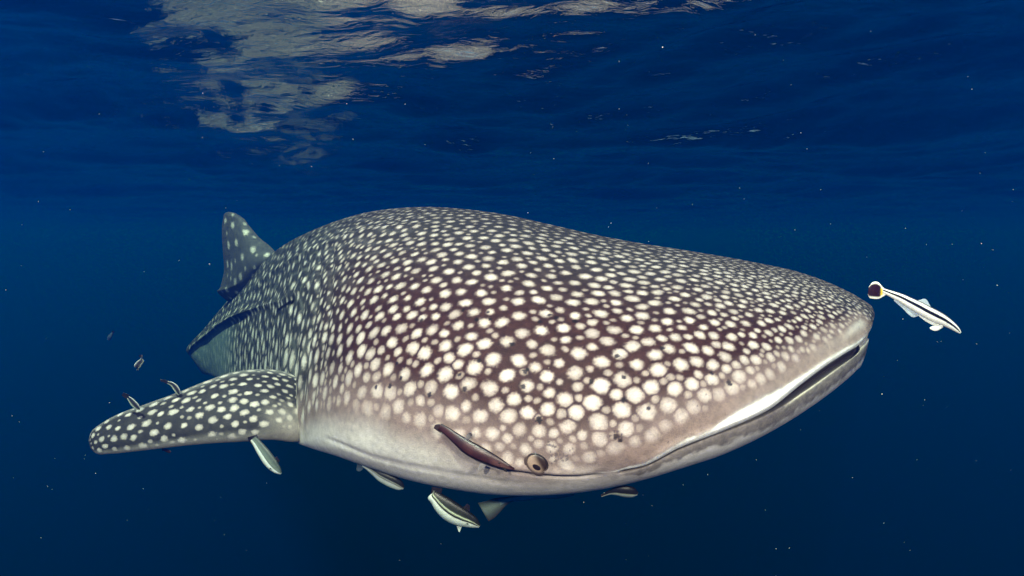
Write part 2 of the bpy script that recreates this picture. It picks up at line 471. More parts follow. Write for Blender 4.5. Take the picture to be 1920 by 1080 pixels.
# ---- pattern
def splat_cells(Fg, spots, fill, soft):
    """spots: (i, j, spacing m, elong, axis, brightness). Each spot grows until it meets its neighbours,
       so close-set spots leave only a net of dark lines; 'fill' says how much of its cell a spot takes"""
    nu, nv = Fg.shape[:2]
    du = np.linalg.norm(np.gradient(Fg, axis=0), axis=-1); dv = np.linalg.norm(np.gradient(Fg, axis=1), axis=-1)
    wob = vnoise(Fg, 150.0) * .6 + vnoise(Fg, 320.0, 4.) * .4
    wob2 = vnoise(Fg, 60.0, 9.)
    m1 = np.full((nu, nv), 9.0); m2 = np.full((nu, nv), 9.0); br1 = np.zeros((nu, nv))
    for (i, j, sp, el, ax, br) in spots:
        rad = sp * .5; rr = rad * max(el, 1) * 1.75
        ni = int(min(nu / 3, rr / max(du[i, j], 1e-5))) + 2; nj = int(min(nv / 3, rr / max(dv[i, j], 1e-5))) + 2
        a0, a1, c0, c1 = max(0, i - ni), min(nu, i + ni + 1), max(0, j - nj), min(nv, j + nj + 1)
        q = Fg[a0:a1, c0:c1] - Fg[i, j]
        al = q @ ax
        d = np.sqrt(np.maximum((q * q).sum(-1) - al * al + (al / el) ** 2, 0)) / rad
        A1 = m1[a0:a1, c0:c1]; A2_ = m2[a0:a1, c0:c1]; Bq = br1[a0:a1, c0:c1]
        near = d < A1
        A2_[:] = np.where(near, A1, np.minimum(A2_, d))
        Bq[:] = np.where(near, br, Bq)
        A1[:] = np.where(near, d, A1)
    jit = .50 * (wob - .5) + .24 * (wob2 - .5)
    disc = 1 - smooth(fill - soft, fill + soft, m1 + jit)
    net = smooth(.02, .34, (m2 - m1) + .25 * (wob - .5))
    core = 1 - .46 * np.clip(m1 / np.maximum(fill, .1), 0, 1.2) ** 1.4
    return br1 * disc * net * core

def scatter(Fg, size, valid, seed, spacing, tries, init=None):
    """dart throwing on the skin, distance measured in 3-D relative to the local size"""
    rs = np.random.RandomState(seed)
    e1 = np.gradient(Fg, axis=0); e2 = np.gradient(Fg, axis=1)
    area = np.linalg.norm(np.cross(e1, e2), axis=-1) / size ** 2 * valid
    cdf = np.cumsum(area.ravel()); n_est = cdf[-1]
    idx = np.searchsorted(cdf, rs.rand(int(n_est * tries)) * cdf[-1])
    I, J = np.unravel_index(np.minimum(idx, area.size - 1), area.shape)
    acc = [] if init is None else list(init)
    buf = np.zeros((len(acc) + len(I), 4)); n = 0
    for (i, j, sp) in acc:
        buf[n, :3] = Fg[i, j]; buf[n, 3] = sp; n += 1
    out = []
    for i, j in zip(I, J):
        p = Fg[i, j]; s_ = size[i, j] * spacing
        if n:
            dq = buf[:n, :3] - p
            if ((dq * dq).sum(1) < ((buf[:n, 3] + s_) * .5) ** 2).any(): continue
        buf[n, :3] = p; buf[n, 3] = s_; n += 1
        out.append((i, j, s_))
    return out

size = np.interp(kf, [0, 2, 4, 6, 8, 10, 12, 15, 17, 19, 22, 27], [.030, .033, .039, .048, .061, .070, .074, .070, .070, .115, .14, .15])[:, None] * .84 * np.ones_like(W)
# finer on the far side of the snout, around the eye
ei, ej = at_skin(1008, 868)
eye_c = F[ei, ej].copy(); eye_n = FN[ei, ej].copy()
de = np.linalg.norm(F - eye_c, axis=-1)
size = size * (1 - .34 * np.exp(-(de / .22) ** 2))
size = size * (1 - .18 * smooth(.45, .1, W) * smooth(9, 6, KF))
# lower limit of the spots, limit of the dark ground
kS, wS = skin_curve([(546, 800), (562, 782), (600, 760), (645, 758), (700, 766), (745, 784), (800, 798), (855, 816), (905, 842), (945, 858), (985, 868), (1060, 868), (1130, 852), (1200, 828), (1290, 782), (1380, 735), (1450, 700), (1520, 656), (1580, 618), (1612, 592)])
wsp = np.interp(kf, kS, wS)
wsp = np.where(kf > kS[-1], np.interp(kf, [kS[-1], 20, 22, 27], [wS[-1], .92, .95, .98]), wsp)
valid = (smooth(0, .012, W) > .3) * (W < wsp[:, None] + .004) * (KF > 1.0) * (KF < 26.5)
valid = valid * (de > .050)
vis = np.ones_like(W)
big = scatter(F, size, valid * vis, 1, 1.0, 5)
mid_ = scatter(F, size, valid * vis, 3, .76, 14, init=big)
small = scatter(F, size, valid * vis, 2, .50, 26, init=big + mid_)

Tv = nrm(np.gradient(F, axis=1)); Tl = nrm(np.gradient(F, axis=0))
rs = np.random.RandomState(8)
spots = []
for lst, brm in ((big, 1.0), (mid_, .92), (small, .64)):
    for i, j, s_ in lst:
        k = kf[i]
        lower = smooth(wsp[i] - .16, wsp[i], W[i, j]); far = smooth(.16, .02, W[i, j])
        el = 1.0 + .25 * rs.rand()
        ax = nrm(Tl[i, j] + Tv[i, j] * rs.normal(0, .5))
        if k > 15.5:
            el = 1.15 + (.35 + .5 * rs.rand()) * smooth(15.5, 18.5, k); ax = Tv[i, j]
        br = brm * (.66 + .34 * rs.rand() ** .6) * (1 - .2 * lower) * (1 - .35 * far)
        spots.append((i, j, s_ * (.92 + .16 * rs.rand()), el, ax, br))
fill = .69 + .19 * smooth(.42, .72, W) + .08 * smooth(11.5, 9, KF) - .10 * smooth(.18, .03, W)
fill = fill - .22 * smooth(15.0, 18.5, KF)
spot_w = splat_cells(F, spots, fill, .22)

n1 = fbm(F, 6.0, 3); n2 = fbm(F, 40.0, 3, 3.); n2 = np.clip(.5 + 1.5 * (n2 - .5), 0, 1); n3 = vnoise(F, 240., 2.)
brown = srgb(49, 30, 28); grey = srgb(54, 51, 51); rear = srgb(50, 52, 51)
gmix = smooth(.50, .12, W + .10 * (n1 - .5))[..., None]
ground = brown * (1 - gmix) + grey * gmix
rmix = smooth(15.5, 19, KF)[..., None]
ground = ground * (1 - rmix) + rear * rmix
ground = ground * (0.72 + .56 * n2)[..., None]
# light streaks running round the body behind the head
ph = KF * 17 + 8 * (fbm(F, 5.0, 2, 5.) - .5) * 3
st = np.clip(np.sin(ph) * .5 + .5, 0, 1) ** 3 * smooth(15.8, 18.5, KF) * (.4 + .9 * vnoise(F, 20, 8.))
st2 = np.clip(np.sin(W * 120 + 10 * (fbm(F, 4.0, 2, 5.) - .5)) * .5 + .5, 0, 1) ** 3 * smooth(13.0, 16, KF) * smooth(19, 17, KF) * smooth(.55, .25, W)
ground = ground + (np.clip(st, 0, 1) * .05)[..., None] * np.array([.95, 1.05, .95]) + (st2 * .035)[..., None]
spotc = srgb(192, 180, 175); spotr = srgb(206, 204, 196)
spc = spotc * (1 - rmix) + spotr * rmix
spc = spc * (.84 + .32 * n3)[..., None]
spc = spc * (1 - (1 - smooth(.25, .85, spot_w))[..., None] * np.array([.14, .20, .22]))   # browner rims
# lower flank: pinkish brown fading into the pale belly
low = smooth(wsp[:, None] - .16, wsp[:, None] + .012, W + .05 * (n1 - .5))
flank = srgb(140, 122, 118) * (0.86 + .28 * n2)[..., None]
belly = srgb(203, 197, 193) * (0.90 + .2 * n2)[..., None]
ground = ground * (1 - .66 * low[..., None]) + flank * .66 * low[..., None]
col = ground * (1 - spot_w[..., None]) + spc * spot_w[..., None]
fw = np.interp(kf, [0, 3, 6, 9, 10, 12, 16, 20, 27], [.02, .03, .05, .06, .03, .03, .03, .03, .03])
bel = smooth(wsp[:, None], wsp[:, None] + fw[:, None] * 2.4 + .06, W + .04 * (n1 - .5))
col = col * (1 - bel[..., None]) + belly * bel[..., None]
# snout edge: brown band, then the white upper lip
head = smooth(10.2, 9.0, KF)
lipw = np.interp(kf, [0, 2, 4, 5, 6.1, 6.7, 7.3, 9, 9.6], [.010, .014, .018, .022, .056, .046, .020, .012, .0])
band = head * smooth(.16, .05, dU) * smooth(lipw[:, None] * .9, lipw[:, None] * 1.7 + .01, dU)
bc = srgb(128, 108, 101) * (.82 + .36 * n2)[..., None]
bandm = (band * smooth(wsp[:, None] - .02, wsp[:, None] + .02, W))[..., None] * .85
col = col * (1 - bandm) + bc * bandm
lip = head * smooth(lipw[:, None] * 1.35 + .006, lipw[:, None] * .85, dU + .012 * (n2 - .5)) * (W <= WMU[:, None])
col = col * (1 - lip[..., None]) + srgb(244, 242, 238) * lip[..., None]
# mouth inside and jaw
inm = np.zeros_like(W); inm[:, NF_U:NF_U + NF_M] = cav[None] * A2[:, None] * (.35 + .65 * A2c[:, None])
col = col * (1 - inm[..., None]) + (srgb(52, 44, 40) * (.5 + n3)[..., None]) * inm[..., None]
jaw = np.zeros_like(W); jd = dL
jw = np.interp(kf, [0, 3, 5, 7, 9, 9.6], [.075, .080, .075, .055, .03, .0])
jaw = (W >= WML[:, None]) * A2[:, None] * smooth(jw[:, None] * 1.15, jw[:, None] * .75, dL + .03 * (n2 - .5))
jc = srgb(116, 108, 104) * (.35 + 1.3 * fbm(F, 95., 3, 6.))[..., None]
col = col * (1 - .9 * jaw[..., None]) + jc * .9 * jaw[..., None]
rim = (W >= WML[:, None]) * A2[:, None] * np.exp(-((dL - .003) / .005) ** 2) * smooth(5.8, 5.2, KF)
col = col * (1 - .6 * rim[..., None]) + srgb(205, 200, 180) * .6 * rim[..., None]
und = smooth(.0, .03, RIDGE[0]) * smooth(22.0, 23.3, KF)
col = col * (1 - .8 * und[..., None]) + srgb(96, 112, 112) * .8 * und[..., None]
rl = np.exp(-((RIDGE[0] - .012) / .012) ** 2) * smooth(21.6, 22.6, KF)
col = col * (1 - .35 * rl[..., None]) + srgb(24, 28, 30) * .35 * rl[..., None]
tipr = (W >= WML[:, None]) * smooth(3.0, 2.0, KF) * smooth(.055, .0, dL) * .7
col = col * (1 - tipr[..., None]) + srgb(186, 182, 172) * tipr[..., None]
# eye crease: its occlusion painted as a darker line in the skin colour
de_ = 0
d, e = EYEF
cr = e[:, None] * np.exp(-(d / .005) ** 2) * .65 * smooth(.30, .12, de)
col = col * (1 - cr[..., None]) + srgb(46, 40, 42) * cr[..., None]
# little dark parasites and scars
rs = np.random.RandomState(21)
def dab(u, v, n, spread, rmin, rmax, c=(26, 20, 20), a=.9):
    for _ in range(n):
        i, j = at_skin(u + rs.normal(0, spread), v + rs.normal(0, spread * .7))
        rad = (rmin + (rmax - rmin) * rs.rand()) * 1.9 / FPX
        q = F[max(0, i - 30):i + 30, max(0, j - 30):j + 30] - F[i, j]
        dist = np.sqrt((q * q).sum(-1)) * (1 + .8 * (vnoise(F[max(0, i - 30):i + 30, max(0, j - 30):j + 30], 300.) - .5))
        m = (a * smooth(1.2, .8, dist / rad))[..., None]
        col[max(0, i - 30):i + 30, max(0, j - 30):j + 30] = col[max(0, i - 30):i + 30, max(0, j - 30):j + 30] * (1 - m) + srgb(*c) * m
for (u, v) in ((868, 582), (895, 600), (915, 588), (1042, 598), (1032, 590), (1015, 602), (752, 708), (745, 682), (706, 728), (730, 725), (900, 675), (865, 700), (805, 738), (868, 730), (985, 695), (985, 725), (920, 600), (958, 645), (790, 600),
               (1108, 716), (1170, 747), (1218, 765), (1170, 705), (1155, 668), (1335, 700), (1240, 655), (1005, 783), (1012, 790), (1365, 720), (1490, 565), (1500, 560), (1155, 820), (1162, 828), (960, 645), (1078, 600), (988, 690)):
    dab(u, v, 1, 2, 3.0, 5.5)
dab(1055, 855, 26, 12, 1.2, 2.6, (80, 70, 70), .7)
dab(1158, 818, 12, 8, 1.5, 3.0, (60, 48, 46), .8)
dab(1030, 835, 8, 6, 1.2, 2.6, (60, 48, 46), .7)
dab(1300, 640, 40, 170, .8, 1.6, (60, 48, 46), .6)
# dark slit behind the head
for t in np.linspace(0, 1, 22):
    i, j = at_skin(521 + 30 * t, 582 - 20 * t)
    q = F[i - 16:i + 16, j - 16:j + 16] - F[i, j]
    m = smooth(.018, .008, np.sqrt((q * q).sum(-1)))[..., None]
    col[i - 16:i + 16, j - 16:j + 16] = col[i - 16:i + 16, j - 16:j + 16] * (1 - m) + srgb(14, 14, 14) * m

colb = np.empty(Bk.shape)
blend = np.linspace(0, 1, NB)[None, :, None]
wb = np.broadcast_to(WB[None], (NU, NB))
colb[:] = belly[:, -1:][:, :1] * smooth(.1, .5, wb)[..., None] + srgb(46, 43, 42) * (1 - smooth(.1, .5, wb))[..., None]
# plain spots on the hidden side too
sb = np.clip((vnoise(Bk, 17.) - .70) * 9, 0, 1) * (1 - smooth(.15, .5, wb))
colb = colb * (1 - sb[..., None]) + srgb(214, 210, 196) * sb[..., None]
allc = np.concatenate([col, colb], 1).reshape(-1, 3)

shark = empty("whale_shark", (0.1, 2.6, -0.8),
              "huge whale shark with white spots on a brown back, mouth slightly open, swimming right", "whale shark")
q = grid_quads(NU, NV)
V = G.reshape(-1, 3)
c0 = G[0].mean(0) - rear_dir * .006; c1 = G[-1].mean(0)
V = np.concatenate([V, [c0], [c1]])
allc = np.concatenate([allc, [srgb(60, 50, 46)], [srgb(80, 80, 80)]])
j = np.arange(NV); n0 = NU * NV
tris = np.concatenate([np.stack([np.full(NV, n0), j, (j + 1) % NV], -1),
                       np.stack([np.full(NV, n0 + 1), (NU - 1) * NV + (j + 1) % NV, (NU - 1) * NV + j], -1)])
mesh_obj("body", V, q, M_SHARK, shark, allc, tris)

# ---- fins (same builder: thin lofted blades with their own spots)
def blade(name, parent, rings, hf_, hb_, nu, nv, colour, seed=0, spot_size=None, spot_valid=None, rearness=0.0, spot_r=.34, elong=1.2, gam=1.0, mat=None, power=.5):
    T_ = [(r[0], r[1]) for r in rings]; B_ = [(r[3], r[4]) for r in rings]
    a, b, h1, h2, g, kf_, bd = loft(T_, B_, [r[2] for r in rings], [r[5] for r in rings], hf_, hb_, [gam] * len(rings), nu, 0, 0)
    ww = (1 - np.cos(np.linspace(0, math.pi, nv))) / 2
    W_ = np.broadcast_to(ww[None], (nu, nv))
    Ff = ring_points(a, b, h1, g, bd, W_, power=power)
    nb = max(8, nv // 4)
    wb_ = 1 - (1 - np.cos(np.linspace(0, math.pi, nb + 2)[1:-1])) / 2
    Fb = ring_points(a, b, h2, g, bd, np.broadcast_to(wb_[None], (nu, nb)), sign=-1, power=power)
    KF_ = np.broadcast_to(kf_[:, None], W_.shape)
    c = colour(Ff, KF_, W_)
    if spot_size is not None:
        FN_ = nrm(np.cross(np.gradient(Ff, axis=0), np.gradient(Ff, axis=1)))
        sz = np.full(W_.shape, spot_size) if np.isscalar(spot_size) else spot_size(KF_, W_)
        va = spot_valid(KF_, W_)
        bg_ = scatter(Ff, sz, va, seed, .95, 7); sm_ = scatter(Ff, sz, va, seed + 1, .55, 10, init=bg_)
        tl_ = nrm(np.gradient(Ff, axis=0)); rs_ = np.random.RandomState(seed)
        sp = []
        for lst, bm in ((bg_, 1.0), (sm_, .65)):
            for i, j, s_ in lst:
                sp.append((i, j, s_ * (.85 + .3 * rs_.rand()), elong + .3 * rs_.rand(), tl_[i, j], bm * (.75 + .25 * rs_.rand())))
        sw = splat_cells(Ff, sp, np.full(W_.shape, spot_r), .14)
        sc_ = spotc * (1 - rearness) + spotr * rearness
        c = c * (1 - sw[..., None]) + sc_ * sw[..., None]
    cb = colour(Fb, np.broadcast_to(kf_[:, None], Fb.shape[:2]), np.broadcast_to(wb_[None], Fb.shape[:2]))
    Gg = np.concatenate([Ff, Fb], 1); nvt = Gg.shape[1]
    cc = np.concatenate([c, cb], 1).reshape(-1, 3)
    Vv = Gg.reshape(-1, 3); q_ = grid_quads(nu, nvt)
    m0, m1 = Gg[0].mean(0), Gg[-1].mean(0)
    Vv = np.concatenate([Vv, [m0], [m1]]); cc = np.concatenate([cc, cc[:1], cc[-1:]])
    jj = np.arange(nvt); z = nu * nvt
    tr_ = np.concatenate([np.stack([np.full(nvt, z), jj, (jj + 1) % nvt], -1), np.stack([np.full(nvt, z + 1), (nu - 1) * nvt + (jj + 1) % nvt, (nu - 1) * nvt + jj], -1)])
    o = mesh_obj(name, Vv, q_, mat or M_SHARK, parent, cc, tr_)
    return o, Ff

def fin_col(Fg, k, ww):
    n = fbm(Fg, 40., 3, 3.)
    c = srgb(50, 49, 50) * (.7 + .6 * n)[..., None]
    edge = smooth(.80, .97, ww + .03 * (n - .5)) * smooth(.2, 1.2, k)
    c = c * (1 - .75 * edge[..., None]) + srgb(150, 146, 140) * .75 * edge[..., None]
    root = smooth(7.4, 9.0, k) * smooth(.35, .80, ww + .25 * (n - .5))
    c = c * (1 - root[..., None]) + srgb(150, 143, 138) * root[..., None]
    up = smooth(.10, .0, ww)
    return c * (1 - .5 * up[..., None]) + srgb(150, 150, 145) * .5 * up[..., None]
PF = [(166, 826, 2.46, 170, 842, 2.45), (170, 812, 2.46, 180, 850, 2.44), (190, 794, 2.47, 205, 851, 2.43), (225, 775, 2.49, 240, 848, 2.42), (275, 757, 2.52, 285, 843, 2.42),
      (335, 735, 2.56, 345, 836, 2.42), (390, 713, 2.61, 405, 831, 2.44), (440, 697, 2.68, 460, 828, 2.47), (490, 692, 2.76, 510, 825, 2.50), (535, 697, 2.84, 550, 829, 2.58), (590, 720, 2.85, 605, 822, 2.70)]
_, PFF = blade("pectoral_fin", shark, PF, [.006, .018, .028, .036, .044, .052, .060, .070, .08, .09, .06], [.006, .015, .02, .026, .032, .038, .044, .05, .06, .06, .05], 420, 200, fin_col, 30,
      lambda k, w_: np.interp(k, [0, 2, 4, 10], [.026, .037, .047, .046]), lambda k, w_: ((w_ > .015) & (w_ < .93) & (k > .4) & ((w_ < .80) | (k < 7.4)) & (k < 9.4)).astype(float), .4, .60, 1.15, gam=1.0)
def dor_col(Fg, k, ww):
    n = fbm(Fg, 30., 3, 3.)
    return srgb(76, 78, 80) * (.72 + .56 * n)[..., None]
DF = [(430, 397, 5.30, 440, 399, 5.28), (423, 399, 5.32, 452, 406, 5.25), (418, 412, 5.35, 468, 424, 5.20), (416, 440, 5.38, 487, 446, 5.10), (418, 475, 5.42, 508, 463, 4.98), (420, 505, 5.47, 520, 480, 4.85), (414, 535, 5.52, 515, 505, 4.95), (411, 552, 5.58, 490, 545, 5.25), (440, 575, 5.6, 490, 570, 5.4)]
blade("dorsal_fin", shark, DF, [.004, .012, .020, .028, .036, .045, .05, .05, .02], [.004, .012, .018, .025, .03, .04, .04, .04, .02], 200, 110, dor_col, 40,
      .14, lambda k, w_: ((w_ > .08) & (w_ < .9) & (k > .6)).astype(float), .9, .40, 1.3)
# tail fin, hidden behind the body from here but real
TF = [(560, 470, 8.5, 572, 474, 8.45), (556, 520, 8.4, 590, 530, 8.35), (556, 580, 8.3, 600, 590, 8.2), (560, 637, 8.3, 575, 637, 8.1), (558, 680, 8.3, 590, 675, 8.2), (556, 715, 8.4, 570, 712, 8.35)]
blade("tail_fin", shark, TF, [.005, .02, .03, .04, .02, .005], [.005, .02, .03, .04, .02, .005], 80, 40, dor_col)

# ---- eye
ei, ej = at_skin(1008, 868)
ec = F[ei, ej]; en = nrm(FN[ei, ej] + 0.5 * nrm(CAM - F[ei, ej]))
ex = nrm(np.cross(np.array([0, 0, 1.0]), en)); ey = nrm(np.cross(en, ex))
M_EYE = skin_material("eye_surface", 0.35, 0.3, 0.05, 300, .1)
def cap(name, parent, c, n, ex_, ey_, rad, rise, squash, colf, nr=24, na=64, mat=M_EYE):
    r_ = np.linspace(0.02, 1, nr); a_ = np.linspace(0, 2 * math.pi, na, endpoint=False)
    RR, AA = np.meshgrid(r_, a_, indexing='ij')
    v = c + (RR * np.cos(AA) * rad)[..., None] * ex_ + (RR * np.sin(AA) * rad * squash)[..., None] * ey_ + (rise * np.sqrt(np.maximum(1.0001 - RR ** 2, 0)))[..., None] * n
    cc = colf(RR, AA).reshape(-1, 3)
    vv = v.reshape(-1, 3); ci = len(vv)
    vv = np.concatenate([vv, [c + n * rise]]); cc = np.concatenate([cc, cc[:1]])
    jj = np.arange(na)
    return mesh_obj(name, vv, grid_quads(nr, na), mat, parent, cc, np.stack([np.full(na, ci), (jj + 1) % na, jj], -1))
er = 0.033
tilt = R(-35)
exr = ex * math.cos(tilt) + ey * math.sin(tilt); eyr = -ex * math.sin(tilt) + ey * math.cos(tilt)
def ring_mesh(name, parent, c, rad, minor, squash, colr, off=0.0, nr=72, nm=16):
    a_ = np.linspace(0, 2 * math.pi, nr, endpoint=False); b_ = np.linspace(0, 2 * math.pi, nm, endpoint=False)
    AA, BB = np.meshgrid(a_, b_, indexing='ij')
    rr = rad + minor * np.cos(BB)
    v = c + (rr * np.cos(AA))[..., None] * exr + (rr * np.sin(AA) * squash)[..., None] * eyr + (minor * .8 * np.sin(BB) + off)[..., None] * en
    i = np.arange(nr)[:, None]; j_ = np.arange(nm)[None]
    q_ = np.stack([i * nm + j_, i * nm + (j_ + 1) % nm, ((i + 1) % nr) * nm + (j_ + 1) % nm, ((i + 1) % nr) * nm + j_], -1).reshape(-1, 4)
    up_ = smooth(-.35, .6, np.sin(AA + tilt + .55))[..., None]       # heavy dark upper lid, thin pale lower one
    cc = colr * up_ + srgb(72, 58, 54) * (1 - up_)
    return mesh_obj(name, v.reshape(-1, 3), q_, M_EYE, parent, cc.reshape(-1, 3))
def eyecol(RR, AA):
    up = smooth(-.25, .55, np.sin(AA + .5) * RR)[..., None]
    c = srgb(140, 118, 104) * (1 - up) + srgb(38, 25, 20) * up
    return c * (1 - .5 * smooth(.85, 1, RR))[..., None]
eye = cap("eye", shark, ec + en * .002, en, exr, eyr, er, .007, .84, eyecol)
iris = eye
def child(o, par):
    o.parent = par; o.location = (0, 0, 0)
    return o
pc = ec + en * .0062 - ey * .006 - ex * .001
child(cap("pupil", shark, pc, en, exr, eyr, er * .54, .003, .72, lambda a, b: np.tile(srgb(24, 16, 14), (a.size, 1)).reshape(a.shape + (3,))), eye)
child(ring_mesh("eyelid", shark, ec + en * .001, er * 1.02, .0040, .84, srgb(34, 26, 24)), eye)
child(ring_mesh("eyelid_fold", shark, ec, er * 1.20, .004, .84, srgb(132, 112, 106), -.003), eye)

# ================================================================== FISH
def fish(name, pts, hh, D, thick, colf, label, cat, group=None, fins=(), eye=None, nu=90, nv=36, base=None):
    """pts: snout -> tail centre line in pixels; hh: half heights in pixels; D depth (scalar or list)"""
    pts = np.array(pts, float); D = np.full(len(pts), float(D)) if np.isscalar(D) else np.array(D, float)
    tg = np.gradient(pts, axis=0); tg /= np.linalg.norm(tg, axis=1, keepdims=True)
    nn = np.stack([tg[:, 1], -tg[:, 0]], 1)
    nn *= np.where(nn[:, 1:2] > 0, -1, 1) if base is None else base
    hh = np.array(hh, float)
    Tt = pts + nn * hh[:, None]; Bb = pts - nn * hh[:, None]
    rings = [(Tt[i, 0], Tt[i, 1], D[i], Bb[i, 0], Bb[i, 1], D[i]) for i in range(len(pts))]
    e = empty(name, P(*pts[len(pts) // 2], D[len(pts) // 2]), label, cat, group)
    hf_ = [max(.0008, h * D[i] / FPX * thick) for i, h in enumerate(hh)]
    blade("body", e, rings, hf_, hf_, nu, nv, colf, mat=M_FISH)
    for (fname, frs, fcol, th) in fins:
        frs = [(r[0], r[1], r[2] if len(r) > 4 else D[len(pts) // 2], r[-2], r[-1], r[2] if len(r) > 4 else D[len(pts) // 2]) for r in frs]
        blade(fname, e, frs, [th] * len(frs), [th] * len(frs), 30, 16, fcol, mat=M_FISH)
    if eye:
        u, v, d_, rad = eye
        c = P(u, v, d_); n_ = nrm(CAM - c); x_ = nrm(np.cross(np.array([0, 0, 1.0]), n_)); y_ = np.cross(n_, x_)
        cap("eye", e, c, n_, x_, y_, rad, rad * .5, 1.0, lambda a, b: np.tile(srgb(12, 10, 10), (a.size, 1)).reshape(a.shape + (3,)), 6, 16)
    return e
def const(c, var=.3):
    return lambda Fg, k, ww: srgb(*c) * (1 - var / 2 + var * fbm(Fg, 120., 2))[..., None]
def stack(rows):
    """colour bands across: list of (w, colour)"""
    ws = [r[0] for r in rows]; cs = np.array([srgb(*r[1]) for r in rows])
    def f(Fg, k, ww):
        x_ = ww + .03 * (vnoise(Fg, 60.) - .5)
        return np.stack([np.interp(x_, ws, cs[:, i]) for i in range(3)], -1)
    return f

GR = "remoras riding along with the whale shark"
# bright slender remora in front of the snout
def bright(Fg, k, ww):
    n = fbm(Fg, 90., 2)
    c = np.ones(Fg.shape) * srgb(250, 246, 240)
    back = smooth(.12, .04, ww); c = c * (1 - back[..., None]) + srgb(70, 64, 72) * back[..., None]
    cen = .42 + .0 * k
    s_ = smooth(.16, .10, np.abs(ww - cen)) * smooth(12.2, 11.6, k)
    c = c * (1 - s_[..., None]) + srgb(14, 8, 8) * s_[..., None]
    low_ = smooth(.80, .95, ww); c = c * (1 - .25 * low_[..., None])
    return c
pts = [(1801, 624), (1796, 619), (1786, 611), (1772, 602), (1756, 594), (1740, 586), (1722, 576), (1705, 567), (1690, 559), (1676, 553), (1664, 548), (1656, 545)]
hh = [2.2, 5, 7.5, 10, 12, 12, 11.5, 10, 8.5, 7, 5.5, 5]
D0 = 1.95
def tailc(Fg, k, ww):
    d_ = smooth(.06, .17, ww) * smooth(.95, .84, ww) * smooth(1.35, 1.9, k)
    d_ = np.maximum(d_, smooth(3.4, 4.4, k) * smooth(.0, .12, ww) * smooth(1.0, .9, ww))
    c = np.ones(Fg.shape) * srgb(246, 240, 226)
    yl = smooth(.9, 1.3, k) * smooth(2.0, 1.6, k) * smooth(.1, .25, ww) * smooth(.9, .75, ww)
    c = c * (1 - yl[..., None]) + srgb(226, 190, 40) * yl[..., None]
    return c * (1 - d_[..., None]) + srgb(38, 12, 12) * d_[..., None]
palefin = const((170, 180, 190)); whitefin = const((236, 236, 230))
fish("remora", pts, hh, D0, .75, bright,
     "slender white remora with black side stripe and black tail, swimming ahead of the snout", "remora", GR,
     fins=(("tail_fin", [(1668, 545, 1662, 552), (1656, 539, 1656, 556), (1650, 532, 1648, 560), (1642, 528, 1636, 560), (1634, 531, 1630, 558), (1629, 538, 1627, 552)], tailc, .003),
           ("dorsal_fin", [(1690, 558, 1690, 562), (1702, 562, 1703, 568), (1722, 563, 1722, 572), (1736, 561, 1738, 578), (1744, 573, 1746, 583), (1750, 583, 1750, 587)], palefin, .0015),
           ("anal_fin", [(1676, 560, 1676, 564), (1692, 570, 1692, 578), (1706, 578, 1704, 590), (1714, 582, 1712, 595), (1722, 584, 1724, 592)], palefin, .0015),
           ("pectoral_fin", [(1722, 588, 1724, 594), (1732, 594, 1738, 604), (1745, 600, 1750, 610), (1760, 606, 1762, 613)], whitefin, .003),
           ("pelvic_fin", [(1743, 614, 1744, 617), (1750, 611, 1750, 620), (1760, 610, 1758, 620), (1768, 608, 1768, 614)], whitefin, .003)),
     eye=(1776, 603, D0 - .014, .0022))

# brown remora lying along the flank, just behind the eye
bi, bj = at_skin(885, 842); BD = PD[bi, bj]
def brownc(Fg, k, ww):
    n = fbm(Fg, 70., 3)
    c = srgb(50, 25, 24) * (.35 + 1.3 * n)[..., None]
    e_ = smooth(.24, .06, ww) + smooth(.80, .96, ww)
    c = c * (1 - .85 * np.clip(e_, 0, 1)[..., None])  # shading of the rounded body painted in as darker edges
    hd = smooth(3.6, 2.6, k) * smooth(.35, .6, ww) * smooth(.95, .8, ww)      # paler patch on the head
    return c * (1 - .5 * hd[..., None]) + srgb(96, 66, 62) * .5 * hd[..., None]
def dsk(u, v):
    i, j = at_skin(u, v); return PD[i, j]
bp_ = [(965, 880), (956, 877), (942, 871), (925, 863), (908, 855), (892, 847), (876, 838), (860, 826), (846, 815), (834, 806), (824, 800)]
bd_ = [dsk(*p) - .028 for p in bp_]; bd_[0] += .012
fish("remora", bp_, [2, 4.5, 8, 11, 13, 14, 13.5, 11, 9, 7.5, 7], bd_, .75, brownc,
     "dark brown remora resting on the pale flank with its nose at the shark's eye", "remora", GR,
     fins=(("tail_fin", [(832, 800, bd_[-1], 826, 812), (824, 795, bd_[-1], 820, 808), (816, 796, bd_[-1], 813, 803)], const((44, 30, 30)), .002),
           ("pectoral_fin", [(902, 868, bd_[4] - .01, 912, 872), (898, 874, bd_[4] - .01, 906, 880), (896, 880, bd_[4] - .01, 899, 884)], const((110, 104, 104)), .002),
           ("pelvic_fin", [(940, 876, bd_[2] - .01, 948, 877), (946, 884, bd_[2] - .01, 951, 886)], const((26, 20, 20)), .002),
           ("dorsal_fin", [(872, 822, bd_[6], 877, 828), (878, 812, bd_[6], 884, 818), (884, 811, bd_[6] - .01, 886, 816)], const((90, 84, 86)), .002)),
     eye=(936, 868, bd_[2] - .012, .0025))

olive = stack([(0, (22, 24, 18)), (.47, (36, 38, 28)), (.53, (190, 200, 170)), (.58, (24, 26, 24)), (.66, (24, 26, 24)), (.70, (200, 206, 196)), (1, (150, 168, 160))])
dark = const((30, 24, 24)); darkol = const((44, 40, 34))
